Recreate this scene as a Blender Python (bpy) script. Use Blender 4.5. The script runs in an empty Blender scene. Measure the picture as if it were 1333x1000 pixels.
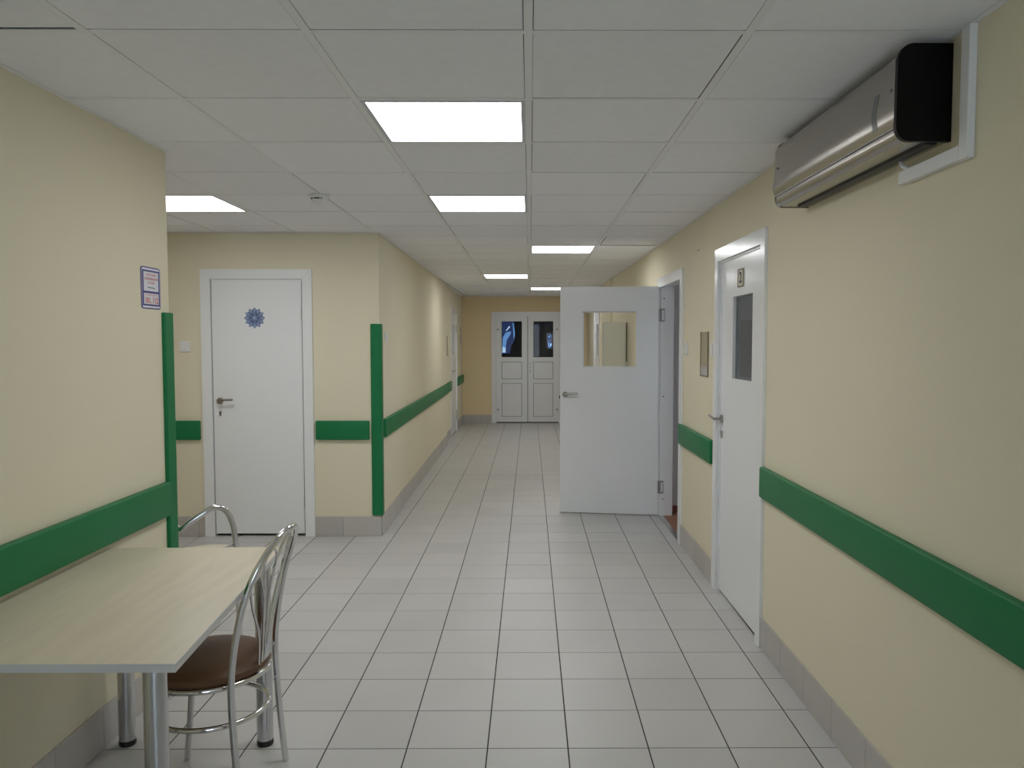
import bpy, bmesh, math, random
from mathutils import Vector, Matrix
random.seed(7)
sc = bpy.context.scene
col = sc.collection

# ---------------------------------------------------------------- camera, world, exposure
CEIL = 2.366
cam_d = bpy.data.cameras.new('camera')
cam = bpy.data.objects.new('camera', cam_d); col.objects.link(cam)
cam.location = (0, 0, 1.528)
cam.rotation_euler = (math.pi/2 - 0.0535, 0, -0.005)
cam_d.sensor_width = 36.0
cam_d.lens = 1033.0*36/1333
cam_d.shift_x = -28.4/1333
cam_d.clip_start = 0.02
sc.camera = cam

w = bpy.data.worlds.new('daylight'); sc.world = w; w.use_nodes = True
bg = w.node_tree.nodes['Background']
bg.inputs[0].default_value = (0.68, 0.83, 1.0, 1); bg.inputs[1].default_value = 5.6
sc.view_settings.view_transform = 'Standard'
sc.view_settings.look = 'None'
sc.view_settings.gamma = 1
sc.view_settings.use_curve_mapping = False
sc.view_settings.exposure = 0.0
LAMP = 11.3          # ceiling panel strength

# ---------------------------------------------------------------- materials
MATS = {}
def mat(name, colr, rough=0.5, metal=0.0, spec=0.5, var=0.0, vscale=3.0, bump=0.0, bscale=150.0, rnd=0.0, emit=None, estr=0.0, stretch=None, coat=0.0):
    m = bpy.data.materials.new(name); m.use_nodes = True
    nt = m.node_tree; n = nt.nodes; l = nt.links
    p = n['Principled BSDF']
    p.inputs['Base Color'].default_value = (*colr, 1)
    p.inputs['Roughness'].default_value = rough
    p.inputs['Metallic'].default_value = metal
    p.inputs['Specular IOR Level'].default_value = spec
    p.inputs['Coat Weight'].default_value = coat
    tc = n.new('ShaderNodeTexCoord')
    geo = n.new('ShaderNodeNewGeometry')
    vec = geo.outputs['Position']
    if stretch:
        mp = n.new('ShaderNodeMapping'); mp.inputs['Scale'].default_value = stretch
        l.new(vec, mp.inputs['Vector']); vec = mp.outputs['Vector']
    src = None
    if var > 0:
        nz = n.new('ShaderNodeTexNoise'); nz.inputs['Scale'].default_value = vscale; nz.inputs['Detail'].default_value = 4
        l.new(vec, nz.inputs['Vector'])
        mr = n.new('ShaderNodeMapRange'); mr.inputs['From Min'].default_value = 0.25; mr.inputs['From Max'].default_value = 0.75
        mr.inputs['To Min'].default_value = 1-var; mr.inputs['To Max'].default_value = 1+var
        l.new(nz.outputs['Fac'], mr.inputs['Value']); src = mr.outputs['Result']
    if rnd > 0:
        oi = n.new('ShaderNodeObjectInfo')
        mr2 = n.new('ShaderNodeMapRange'); mr2.inputs['To Min'].default_value = 1-rnd; mr2.inputs['To Max'].default_value = 1+rnd*0.6
        l.new(oi.outputs['Random'], mr2.inputs['Value'])
        if src:
            mu = n.new('ShaderNodeMath'); mu.operation = 'MULTIPLY'
            l.new(src, mu.inputs[0]); l.new(mr2.outputs['Result'], mu.inputs[1]); src = mu.outputs[0]
        else: src = mr2.outputs['Result']
    if src:
        vm = n.new('ShaderNodeVectorMath'); vm.operation = 'SCALE'
        vm.inputs[0].default_value = colr
        l.new(src, vm.inputs['Scale']); l.new(vm.outputs['Vector'], p.inputs['Base Color'])
    if bump > 0:
        nb = n.new('ShaderNodeTexNoise'); nb.inputs['Scale'].default_value = bscale; nb.inputs['Detail'].default_value = 3
        l.new(vec, nb.inputs['Vector'])
        bp = n.new('ShaderNodeBump'); bp.inputs['Strength'].default_value = bump; bp.inputs['Distance'].default_value = 0.002
        l.new(nb.outputs['Fac'], bp.inputs['Height']); l.new(bp.outputs['Normal'], p.inputs['Normal'])
    if emit:
        p.inputs['Emission Color'].default_value = (*emit, 1); p.inputs['Emission Strength'].default_value = estr
    MATS[name] = m
    return m

def glass_mat(name, tint=(1, 1, 1), ior=1.5):
    m = bpy.data.materials.new(name); m.use_nodes = True
    nt = m.node_tree; n = nt.nodes; l = nt.links
    for x in list(n): n.remove(x)
    out = n.new('ShaderNodeOutputMaterial'); mix = n.new('ShaderNodeMixShader')
    tr = n.new('ShaderNodeBsdfTransparent'); tr.inputs[0].default_value = (*tint, 1)
    gl = n.new('ShaderNodeBsdfGlossy'); gl.inputs['Roughness'].default_value = 0.02
    lw = n.new('ShaderNodeLayerWeight'); lw.inputs['Blend'].default_value = 0.5
    f0 = ((ior-1)/(ior+1))**2
    pw = n.new('ShaderNodeMath'); pw.operation = 'POWER'; pw.inputs[1].default_value = 5.0
    ma = n.new('ShaderNodeMath'); ma.operation = 'MULTIPLY_ADD'; ma.inputs[1].default_value = 1-f0; ma.inputs[2].default_value = f0
    l.new(lw.outputs['Facing'], pw.inputs[0]); l.new(pw.outputs[0], ma.inputs[0])
    l.new(ma.outputs[0], mix.inputs[0]); l.new(tr.outputs[0], mix.inputs[1]); l.new(gl.outputs[0], mix.inputs[2])
    l.new(mix.outputs[0], out.inputs[0]); MATS[name] = m
    return m

mat('wall_paint_yellow', (0.87, 0.71, 0.44), 0.75, spec=0.25, var=0.02, vscale=1.2, bump=0.12, bscale=260)
mat('wall_paint', (0.80, 0.735, 0.555), 0.75, spec=0.25, var=0.02, vscale=1.2, bump=0.12, bscale=260)
mat('white_paint', (0.86, 0.865, 0.87), 0.20, spec=0.5, var=0.01, vscale=2)
mat('white_plastic', (0.80, 0.80, 0.79), 0.4)
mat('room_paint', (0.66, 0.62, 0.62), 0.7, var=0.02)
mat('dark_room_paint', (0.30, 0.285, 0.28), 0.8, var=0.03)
mat('brown_lino', (0.34, 0.155, 0.085), 0.45, var=0.06, vscale=8)
mat('red_skirting', (0.25, 0.07, 0.05), 0.5, var=0.05)
mat('floor_tile', (0.575, 0.56, 0.54), 0.36, spec=0.4, var=0.035, vscale=2.2, rnd=0.045)
mat('grout', (0.022, 0.02, 0.019), 0.9, var=0.2, vscale=30)
mat('cross_grout', (0.11, 0.10, 0.095), 0.9, var=0.25, vscale=12)
mat('skirting_tile', (0.53, 0.50, 0.465), 0.4, spec=0.4, var=0.03, vscale=4, rnd=0.06)
mat('skirting_grout', (0.27, 0.26, 0.245), 0.9, var=0.1)
mat('ceiling_tile', (0.92, 0.92, 0.945), 0.9, spec=0.1, var=0.02, vscale=25, bump=0.25, bscale=420, rnd=0.03)
mat('ceiling_bar', (0.875, 0.875, 0.885), 0.55, var=0.01)
mat('plenum', (0.02, 0.02, 0.022), 0.95, var=0.1)
mat('green_plastic', (0.011, 0.185, 0.064), 0.45, spec=0.28, var=0.05, vscale=6, bump=0.05, bscale=300)
mat('chrome', (0.72, 0.72, 0.73), 0.09, 1.0, var=0.03, vscale=40)
mat('satin_chrome', (0.60, 0.61, 0.63), 0.22, 1.0, var=0.05, vscale=10, stretch=(30, 30, 1))
mat('nickel', (0.38, 0.355, 0.33), 0.28, 1.0, var=0.05, vscale=30)
mat('steel_hinge', (0.36, 0.36, 0.36), 0.35, 1.0, var=0.05, vscale=30)
mat('black_plastic', (0.012, 0.011, 0.011), 0.45, var=0.1)
mat('gloss_black', (0.003, 0.0025, 0.003), 0.35, spec=0.18, var=0.1)
mat('maple_laminate', (0.74, 0.665, 0.505), 0.33, spec=0.45, var=0.07, vscale=3.0, stretch=(9, 1.0, 1))
mat('edge_band', (0.62, 0.615, 0.60), 0.45, var=0.02)
mat('brown_vinyl', (0.15, 0.076, 0.040), 0.42, spec=0.32, var=0.10, vscale=14, bump=0.12, bscale=220)
mat('brushed_steel', (0.42, 0.395, 0.36), 0.24, 1.0, var=0.06, vscale=20, stretch=(1, 1.0, 40))
mat('display_grey', (0.17, 0.18, 0.19), 0.3, var=0.05)
mat('sign_white', (0.78, 0.78, 0.84), 0.4, var=0.01)
mat('sign_blue', (0.022, 0.018, 0.19), 0.4, var=0.05)
mat('sign_lilac', (0.36, 0.35, 0.62), 0.4, var=0.03)
mat('sign_red', (0.62, 0.06, 0.05), 0.5, var=0.03)
mat('ink', (0.06, 0.06, 0.10), 0.6, var=0.05)
mat('snow_blue', (0.155, 0.205, 0.36), 0.5, var=0.22, vscale=60)
mat('snow_dark', (0.055, 0.08, 0.19), 0.5, var=0.1)
mat('snow_pale', (0.30, 0.36, 0.52), 0.5, var=0.1)
mat('plate_cream', (0.62, 0.58, 0.44), 0.4, var=0.03)
mat('cream_metal', (0.66, 0.65, 0.54), 0.4, var=0.03)
mat('paper', (0.72, 0.70, 0.64), 0.7, var=0.02)
mat('brown_edge', (0.13, 0.085, 0.05), 0.5, var=0.1)
mat('pinboard', (0.30, 0.23, 0.17), 0.8, var=0.08, vscale=20)
mat('rubber', (0.10, 0.09, 0.08), 0.8, var=0.1)
mat('lamp_diffuser', (0.9, 0.9, 0.9), 0.5, emit=(0.97, 0.985, 1.0), estr=LAMP, var=0.005)
mat('lamp_frame', (0.60, 0.62, 0.68), 0.35, 0.0, var=0.02)
mat('glow_dark', (0.02, 0.035, 0.11), 0.35, emit=(0.05, 0.11, 0.42), estr=0.20, var=0.15, vscale=9)  # painted blue glow behind the double-door panes, lit by its own emission
mat('glow_light', (0.1, 0.25, 0.5), 0.3, emit=(0.16, 0.42, 0.86), estr=0.55, var=0.15, vscale=9)
mat('glow_white', (0.4, 0.6, 0.8), 0.3, emit=(0.6, 0.8, 1.0), estr=0.7, var=0.1, vscale=9)
glass_mat('glass'); glass_mat('glass_coated', (0.95, 0.95, 0.95), 1.22); glass_mat('glass_dark', (0.62, 0.63, 0.65)); glass_mat('clear_plastic', (0.97, 0.965, 0.95), 1.15)

# ---------------------------------------------------------------- mesh helpers
def box(bm, x0, x1, y0, y1, z0, z1):
    vs = [bm.verts.new(p) for p in ((x0,y0,z0),(x1,y0,z0),(x1,y1,z0),(x0,y1,z0),(x0,y0,z1),(x1,y0,z1),(x1,y1,z1),(x0,y1,z1))]
    for f in ((0,3,2,1),(4,5,6,7),(0,1,5,4),(1,2,6,5),(2,3,7,6),(3,0,4,7)):
        bm.faces.new([vs[i] for i in f])
    return vs

class Frame:
    """a wall frame: u along the wall, v out of the wall, z up"""
    def __init__(s, o, d, n):
        s.o = Vector((o[0], o[1], 0)); s.d = Vector((d[0], d[1], 0)).normalized(); s.n = Vector((n[0], n[1], 0)).normalized()
    def p(s, u, v, z): return s.o + s.d*u + s.n*v + Vector((0, 0, z))
    def box(s, bm, u0, u1, v0, v1, z0, z1, bev=0.0, seg=2):
        t = bmesh.new(); box(t, u0, u1, v0, v1, z0, z1)
        if bev > 0: bmesh.ops.bevel(t, geom=t.edges[:], offset=bev, segments=seg, affect='EDGES', profile=0.5)
        s.merge(bm, t)
    def prism(s, bm, pts, v0, v1, bev=0.0):
        t = bmesh.new()
        a = [t.verts.new((u, v1, z)) for u, z in pts]; b = [t.verts.new((u, v0, z)) for u, z in pts]
        n = len(pts); t.faces.new(a); t.faces.new(b[::-1])
        for i in range(n): t.faces.new((a[i], b[i], b[(i+1) % n], a[(i+1) % n]))
        if bev > 0: bmesh.ops.bevel(t, geom=[e for e in t.edges], offset=bev, segments=2, affect='EDGES')
        s.merge(bm, t)
    def cyl(s, bm, u, z, r, v0, v1, seg=20):
        s.prism(bm, [(u+r*math.cos(2*math.pi*i/seg), z+r*math.sin(2*math.pi*i/seg)) for i in range(seg)], v0, v1)
    def merge(s, bm, t):
        mp = {}
        for v in t.verts: mp[v] = bm.verts.new(s.p(*v.co))
        for f in t.faces:
            try: bm.faces.new([mp[v] for v in f.verts])
            except ValueError: pass
        t.free()

def smooth_path(pts, n=6, closed=False):
    P = [Vector(p) for p in pts]; out = []
    m = len(P)
    rng = range(m) if closed else range(m-1)
    for i in rng:
        if closed: p0, p1, p2, p3 = P[(i-1) % m], P[i], P[(i+1) % m], P[(i+2) % m]
        else: p0, p1, p2, p3 = P[max(i-1, 0)], P[i], P[i+1], P[min(i+2, m-1)]
        for k in range(n):
            t = k/n
            out.append(0.5*((2*p1)+(-p0+p2)*t+(2*p0-5*p1+4*p2-p3)*t*t+(-p0+3*p1-3*p2+p3)*t**3))
    if not closed: out.append(P[-1])
    return out

def tube(bm, pts, r, seg=12, closed=False, caps=True):
    P = [Vector(p) for p in pts]; n = len(P)
    T = []
    for i in range(n):
        a = P[(i-1) % n] if closed or i > 0 else P[i]
        b = P[(i+1) % n] if closed or i < n-1 else P[i]
        T.append((b-a).normalized())
    up = Vector((0, 0, 1)) if abs(T[0].z) < 0.9 else Vector((1, 0, 0))
    N = (up - T[0]*up.dot(T[0])).normalized()
    rings = []
    for i in range(n):
        N = (N - T[i]*N.dot(T[i])).normalized(); Bn = T[i].cross(N)
        rr = r[i] if isinstance(r, (list, tuple)) else r
        rings.append([bm.verts.new(P[i] + (N*math.cos(2*math.pi*k/seg) + Bn*math.sin(2*math.pi*k/seg))*rr) for k in range(seg)])
    m = n if closed else n-1
    for i in range(m):
        A, Bq = rings[i], rings[(i+1) % n]
        off = 0
        if closed and i == n-1:
            off = min(range(seg), key=lambda o: (A[0].co - Bq[o].co).length)
        for k in range(seg):
            bm.faces.new((A[k], A[(k+1) % seg], Bq[(k+1+off) % seg], Bq[(k+off) % seg]))
    if caps and not closed:
        bm.faces.new(rings[0][::-1]); bm.faces.new(rings[-1])

def lathe(bm, c, prof, seg=32, ax=Vector((0, 0, 1))):
    rings = []
    for r, z in prof:
        rings.append([bm.verts.new((c[0]+r*math.cos(2*math.pi*k/seg), c[1]+r*math.sin(2*math.pi*k/seg), c[2]+z)) for k in range(seg)])
    for a, b in zip(rings, rings[1:]):
        for k in range(seg): bm.faces.new((a[k], a[(k+1) % seg], b[(k+1) % seg], b[k]))
    bm.faces.new(rings[0][::-1]); bm.faces.new(rings[-1])

def world_loc(o):
    v = Vector((0, 0, 0))
    while o is not None: v += o.location; o = o.parent
    return v

def props(o, label=None, cat=None, group=None, kind=None):
    if label: o['label'] = label
    if cat: o['category'] = cat
    if group: o['group'] = group
    if kind: o['kind'] = kind
    return o

def obj(name, bm, m, parent=None, label=None, cat=None, group=None, kind=None, smooth=False):
    me = bpy.data.meshes.new(name)
    bmesh.ops.recalc_face_normals(bm, faces=bm.faces[:])
    bm.to_mesh(me); bm.free()
    me.materials.append(MATS[m])
    if smooth:
        for f in me.polygons: f.use_smooth = True
        me.set_sharp_from_angle(angle=math.radians(40))
    o = bpy.data.objects.new(name, me); col.objects.link(o)
    if parent is None:
        xs = [v.co for v in me.vertices]
        b = Vector(((min(c.x for c in xs)+max(c.x for c in xs))/2, (min(c.y for c in xs)+max(c.y for c in xs))/2, min(c.z for c in xs)))
        o.location = b
    else:
        o.parent = parent; b = world_loc(parent)
    me.transform(Matrix.Translation(-b))
    return props(o, label, cat, group, kind)

def root(name, loc, label, cat=None, group=None, kind=None):
    o = bpy.data.objects.new(name, None); col.objects.link(o); o.location = loc
    o.empty_display_size = 0.1
    return props(o, label, cat, group, kind)

def text_mesh(name, body, F, u, z, v, size, m, parent, width=None, flip=1, bold=0.0):
    cu = bpy.data.curves.new(name, 'FONT'); cu.body = body; cu.size = size
    cu.align_x = 'CENTER'; cu.align_y = 'CENTER'; cu.offset = bold; cu.resolution_u = 3
    t = bpy.data.objects.new(name+'_tmp', cu); col.objects.link(t)
    bpy.context.view_layer.update()
    me = bpy.data.meshes.new_from_object(t.evaluated_get(bpy.context.evaluated_depsgraph_get()))
    bpy.data.objects.remove(t); bpy.data.curves.remove(cu)
    xs = [p.co.x for p in me.vertices]
    k = 1.0
    if width and xs and max(xs) > min(xs): k = width/(max(xs)-min(xs))
    b = world_loc(parent)
    for p in me.vertices:
        p.co = F.p(u+flip*p.co.x*k, v, z+p.co.y) - b
    me.materials.clear(); me.materials.append(MATS[m]); me.name = name
    o = bpy.data.objects.new(name, me); col.objects.link(o); o.parent = parent
    return o

# ---------------------------------------------------------------- frames of the walls
SK = -0.0085
FR = Frame((1.192, 0), (SK, 1), (-1, SK))                 # right wall
FR2 = Frame((1.075, 0), (0, 1), (-1, 0))                  # right wall, far thicker stretch
FL = Frame((-1.61, 0), (0, 1), (1, 0))                    # left wall beside the table
FA = Frame((0, 6.18), (1, 0), (0, -1))                    # alcove wall
SL = -0.01
FC = Frame((-1.17-SL*6.18, 0), (SL, 1), (1, -SL))         # corridor wall left
FC2 = Frame((-1.26, 0), (0, 1), (1, 0))
END = 14.85
FE = Frame((0, END), (1, 0), (0, -1))
TOP = 2.62
BACK = -2.6

# ---------------------------------------------------------------- walls
def wall(name, F, segs, th, label, m='wall_paint'):
    bm = bmesh.new()
    for u0, u1, z0, z1 in segs: F.box(bm, u0, u1, -th, 0, z0, z1)
    return obj(name, bm, m, label=label, kind='structure')

HD = 2.03   # head of the door openings
wall('wall_left', FL, [(BACK, 3.56, 0, TOP)], 0.24, 'cream painted wall beside the table')
wall('wall_alcove', FA, [(-4.1, -2.50, 0, TOP), (-1.735, -1.17, 0, TOP), (-2.50, -1.735, HD, TOP)], 0.2, 'cream wall holding the plain white door')
bm = bmesh.new(); box(bm, -4.1, -1.85, 3.40, 3.56, 0, TOP)
obj('wall_alcove_front', bm, 'wall_paint', label='cream wall of the alcove behind the table wall', kind='structure')
bm = bmesh.new(); box(bm, -4.3, -4.1, 3.40, 6.38, 0, TOP)
obj('wall_alcove_side', bm, 'wall_paint', label='cream side wall at the end of the alcove', kind='structure')
wall('wall_corridor_left', FC, [(6.38, 11.7, 0, TOP)], 0.22, 'cream left wall of the long corridor')
wall('wall_corridor_left_far', FC2, [(11.7, 12.67, 0, TOP), (13.58, END, 0, TOP), (12.67, 13.58, HD, TOP)], 0.2, 'cream recessed left wall near the double door')
wall('wall_right', FR, [(BACK, 3.945, 0, TOP), (4.83, 5.975, 0, TOP), (6.915, 10.62, 0, TOP), (3.945, 4.83, HD, TOP), (5.975, 6.915, HD, TOP)], 0.12, 'cream right wall with the numbered door')
wall('wall_right_far', FR2, [(10.62, 12.28, 0, TOP), (13.16, END, 0, TOP), (12.28, 13.16, HD, TOP)], 0.2, 'cream right wall beyond the open door')
wall('wall_end', FE, [(-1.6, -0.66, 0, TOP), (0.57, 1.5, 0, TOP), (-0.66, 0.57, HD, TOP)], 0.12, 'deeper yellow end wall around the white double door', 'wall_paint_yellow')
# wall behind the camera with a window
bm = bmesh.new()
WX0, WX1, WZ0, WZ1 = -0.12, 1.12, 0.15, 2.28
for a in ((-1.9, WX0, 0, TOP), (WX1, 1.5, 0, TOP), (WX0, WX1, 0, WZ0), (WX0, WX1, WZ1, TOP)):
    box(bm, a[0], a[1], BACK-0.2, BACK, a[2], a[3])
obj('wall_behind', bm, 'wall_paint', label='cream wall with the daylight window', kind='structure')
wn = root('window_1', ((WX0+WX1)/2, BACK-0.1, WZ0), 'white framed daylight window in the rear wall', kind='structure')
bm = bmesh.new(); wm = (WX0+WX1)/2
for a in ((WX0, WX0+0.06, WZ0, WZ1), (WX1-0.06, WX1, WZ0, WZ1), (WX0+0.06, WX1-0.06, WZ0, WZ0+0.06), (WX0+0.06, WX1-0.06, WZ1-0.06, WZ1), (wm-0.035, wm+0.035, WZ0+0.06, WZ1-0.06)):
    box(bm, a[0], a[1], BACK-0.14, BACK-0.06, a[2], a[3])
obj('window_frame', bm, 'white_paint', wn)
for a in ((WX0+0.06, wm-0.035), (wm+0.035, WX1-0.06)):
    bm = bmesh.new(); box(bm, a[0], a[1], BACK-0.105, BACK-0.10, WZ0+0.06, WZ1-0.06); obj('pane', bm, 'glass', wn)

# shells of the rooms behind the doors
def shell(name, x0, x1, y0, y1, m, label, skip, z1=2.6, hole=None):
    bm = bmesh.new(); t = 0.05
    if 'x0' not in skip: box(bm, x0-t, x0, y0-t, y1+t, -0.1, z1)
    if 'x1' not in skip:
        if hole:      # unseen opening added to brighten the room with daylight (y, y, z, z)
            a, c, d, e = hole
            box(bm, x1, x1+t, y0-t, a, -0.1, z1); box(bm, x1, x1+t, c, y1+t, -0.1, z1); box(bm, x1, x1+t, a, c, -0.1, d); box(bm, x1, x1+t, a, c, e, z1)
        else: box(bm, x1, x1+t, y0-t, y1+t, -0.1, z1)
    if 'y0' not in skip: box(bm, x0, x1, y0-t, y0, -0.1, z1)
    if 'y1' not in skip: box(bm, x0, x1, y1, y1+t, -0.1, z1)
    box(bm, x0-t, x1+t, y0-t, y1+t, z1, z1+t)
    if name not in ('wall_room_open', 'wall_room_numbered'): box(bm, x0, x1, y0, y1, -0.1, -0.02)
    return obj(name, bm, m, label=label, kind='structure')
shell('wall_room_numbered', 1.21, 4.2, 2.6, 5.6, 'room_paint', 'dim walls of the room behind the numbered door', ['x0'], hole=(4.0, 4.8, 1.0, 1.8))
shell('wall_room_open', 1.215, 3.6, 5.75, 7.03, 'room_paint', 'grey walls of the room behind the open door', ['x0'], hole=(6.0, 6.6, 1.0, 1.7))
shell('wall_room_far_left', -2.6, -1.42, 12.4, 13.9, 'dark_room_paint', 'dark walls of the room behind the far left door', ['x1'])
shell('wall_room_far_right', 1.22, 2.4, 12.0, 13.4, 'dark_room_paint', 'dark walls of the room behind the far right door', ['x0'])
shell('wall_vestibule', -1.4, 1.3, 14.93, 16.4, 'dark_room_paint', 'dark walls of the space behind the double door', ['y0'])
bm = bmesh.new(); box(bm, 1.168, 3.6, 5.98, 6.91, -0.001, 0.002); box(bm, 1.235, 3.6, 5.75, 7.03, -0.1, 0.0015)
obj('floor_room_open', bm, 'brown_lino', label='brown floor of the room behind the open door', kind='structure')
bm = bmesh.new(); box(bm, 1.24, 3.6, 7.018, 7.03, 0.004, 0.062)
obj('baseboard_room_open', bm, 'red_skirting', label='dark red skirting in the room behind the open door', kind='structure')
bm = bmesh.new(); box(bm, 1.235, 4.2, 2.6, 5.6, -0.1, 0.0)
obj('floor_room_numbered', bm, 'brown_lino', label='floor of the room behind the numbered door', kind='structure')

# ---------------------------------------------------------------- floor
PX, PY = 0.303, 0.3067
X0, Y0 = 0.1433, 2.9096
JX, JY = 0.0045, 0.004
bm = bmesh.new()
box(bm, -1.75, 1.24, BACK, END, -0.12, -0.0016)
box(bm, -4.2, -1.75, 3.5, 6.3, -0.12, -0.0016)
floor = obj('floor', bm, 'grout', label='pale beige square tiled floor with dark joints', kind='structure')
TH = 0.012
def tile_mesh(dx, dy, name='floor_tile'):
    b = bmesh.new(); box(b, 0, dx, 0, dy, -TH, 0.0)
    # soft arris on the top edge
    ed = [e for e in b.edges if all(abs(v.co.z) < 1e-6 for v in e.verts)]
    bmesh.ops.bevel(b, geom=ed, offset=0.0012, segments=1, affect='EDGES')
    me = bpy.data.meshes.new(name); b.to_mesh(me); b.free(); me.materials.append(MATS['floor_tile']); return me
TM = {}
fl = world_loc(floor)
def xrange_at(y):
    if 3.56 < y+PY*0.5 < 6.18: return (-4.05, 1.17)
    if y+PY*0.5 <= 3.56: return (-1.605, 1.178)
    return (-1.262, 1.165)
far = bmesh.new(); strips = bmesh.new()
rows = list(range(int((BACK-Y0)/PY)+1, int((END-Y0)/PY)+1))
for j in rows:
    y = Y0 + j*PY
    xa, xb = xrange_at(y)
    y1 = min(y+PY-JY, END-0.002)
    i0 = math.floor((xa-X0)/PX); i1 = math.floor((xb-X0)/PX)
    # light cross joint under the row edge
    box(strips, xa, xb, y-JY, y, -0.0030, -0.0010)
    for i in range(i0, i1+1):
        x = max(X0+i*PX+JX/2, xa); x1 = min(X0+(i+1)*PX-JX/2, xb)
        if x1-x < 0.004: continue
        near = 2.55 < y < 9.0 and x1 > -2.9 and not (y < 3.3 and x < -1.7)
        if near:
            key = (round(x1-x, 4), round(y1-y, 4))
            if key not in TM: TM[key] = tile_mesh(*key)
            o = bpy.data.objects.new('floor_tile', TM[key]); col.objects.link(o); o.parent = floor
            o.location = Vector((x, y, random.uniform(-0.0004, 0.0003))) - fl
        else:
            box(far, x, x1, y, y1, -TH, 0.0)
obj('floor_tile_field', far, 'floor_tile', floor, kind='stuff')
obj('cross_joint', strips, 'cross_grout', floor, kind='stuff')

# ---------------------------------------------------------------- ceiling
CX0, CY0, CP = -0.0042, 2.19, 0.6
BAR = 0.024
LIGHTS = {(-1, 1), (-1, 4), (0, 8), (-1, 13), (0, 17), (-4, 4)}
bm = bmesh.new()
box(bm, -1.9, 1.3, BACK, END, CEIL+0.09, CEIL+0.26); box(bm, -4.2, -1.9, 3.4, 6.4, CEIL+0.09, CEIL+0.26)
ceiling = obj('ceiling', bm, 'plenum', label='suspended ceiling of white square panels', kind='structure')
cl = world_loc(ceiling)
def cx_at(y):
    if 3.56 < y < 6.18: return (-4.1, 1.19)
    if y <= 3.56: return (-1.61, 1.19)
    return (-1.262, 1.175)
CT = {}
def ctile(dx, dy):
    b = bmesh.new(); box(b, 0, dx, 0, dy, 0.0, 0.014)
    ed = [e for e in b.edges if all(v.co.z < 1e-6 for v in e.verts)]
    bmesh.ops.bevel(b, geom=ed, offset=0.0015, segments=1, affect='EDGES')
    me = bpy.data.meshes.new('ceiling_tile'); b.to_mesh(me); b.free(); me.materials.append(MATS['ceiling_tile']); return me
j0 = math.floor((BACK-CY0)/CP); j1 = math.floor((END-CY0)/CP)
bars = []
for j in range(j0, j1+1):
    ya, yb = CY0+j*CP, CY0+(j+1)*CP
    # split rows where the plan of the ceiling changes
    xa, xb = cx_at((ya+yb)/2)
    if ya < 3.56 < yb: xa = -4.1 if (yb-3.56) > 0.3 else -1.61
    i0 = math.floor((xa-CX0)/CP); i1 = math.floor((xb-CX0)/CP)
    for i in range(i0, i1+1):
        if (i, j) in LIGHTS: continue
        x = max(CX0+i*CP+BAR/2, xa); x1 = min(CX0+(i+1)*CP-BAR/2, xb)
        g = 0.0030
        if (i, j) == (-3, -1): g = 0.013
        y = max(ya+BAR, BACK); y1 = min(yb-g, END)
        if x1-x < 0.02 or y1-y < 0.02: continue
        key = (round(x1-x-0.002, 3), round(y1-y, 3))
        if key not in CT: CT[key] = ctile(*key)
        o = bpy.data.objects.new('ceiling_tile', CT[key]); col.objects.link(o); o.parent = ceiling
        dz = random.uniform(0.0005, 0.0016)
        o.location = Vector((x+random.choice((0, 0.002)), y, CEIL+dz)) - cl
        if (i, j) == (1, 7): o.location.x += 0.010; o.location.z += 0.004
    bm = bmesh.new(); box(bm, xa, xb, ya, ya+BAR, CEIL, CEIL+0.0016)
    obj('cross_bar', bm, 'ceiling_bar', ceiling)
for i in range(-7, 3):
    x = CX0+i*CP
    if x > 1.19 or x < -4.1: continue
    if x > -1.2: a, b = BACK, END
    elif x > -1.61: a, b = BACK, 6.18
    else: a, b = 3.56, 6.18
    bm = bmesh.new(); box(bm, x-BAR/2, x+BAR/2, a, b, CEIL-0.0008, CEIL+0.0014)
    obj('main_bar', bm, 'ceiling_bar', ceiling)
# wall angle trim
def trim(n, F, u0, u1):
    bm = bmesh.new(); F.box(bm, u0, u1, 0.0, 0.018, CEIL-0.003, CEIL-0.0008); F.box(bm, u0, u1, 0.0, 0.0015, CEIL-0.0008, CEIL+0.02)
    obj('trim_%d' % n, bm, 'ceiling_bar', label='thin white ceiling edge angle', kind='structure')
trim(1, FL, BACK, 3.56); trim(2, FA, -4.1, -1.17); trim(3, FC, 6.2, 11.7); trim(4, FC2, 11.7, END)
trim(5, FR, BACK, 10.62); trim(6, FR2, 10.62, END); trim(7, FE, -1.26, 1.075)

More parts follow.
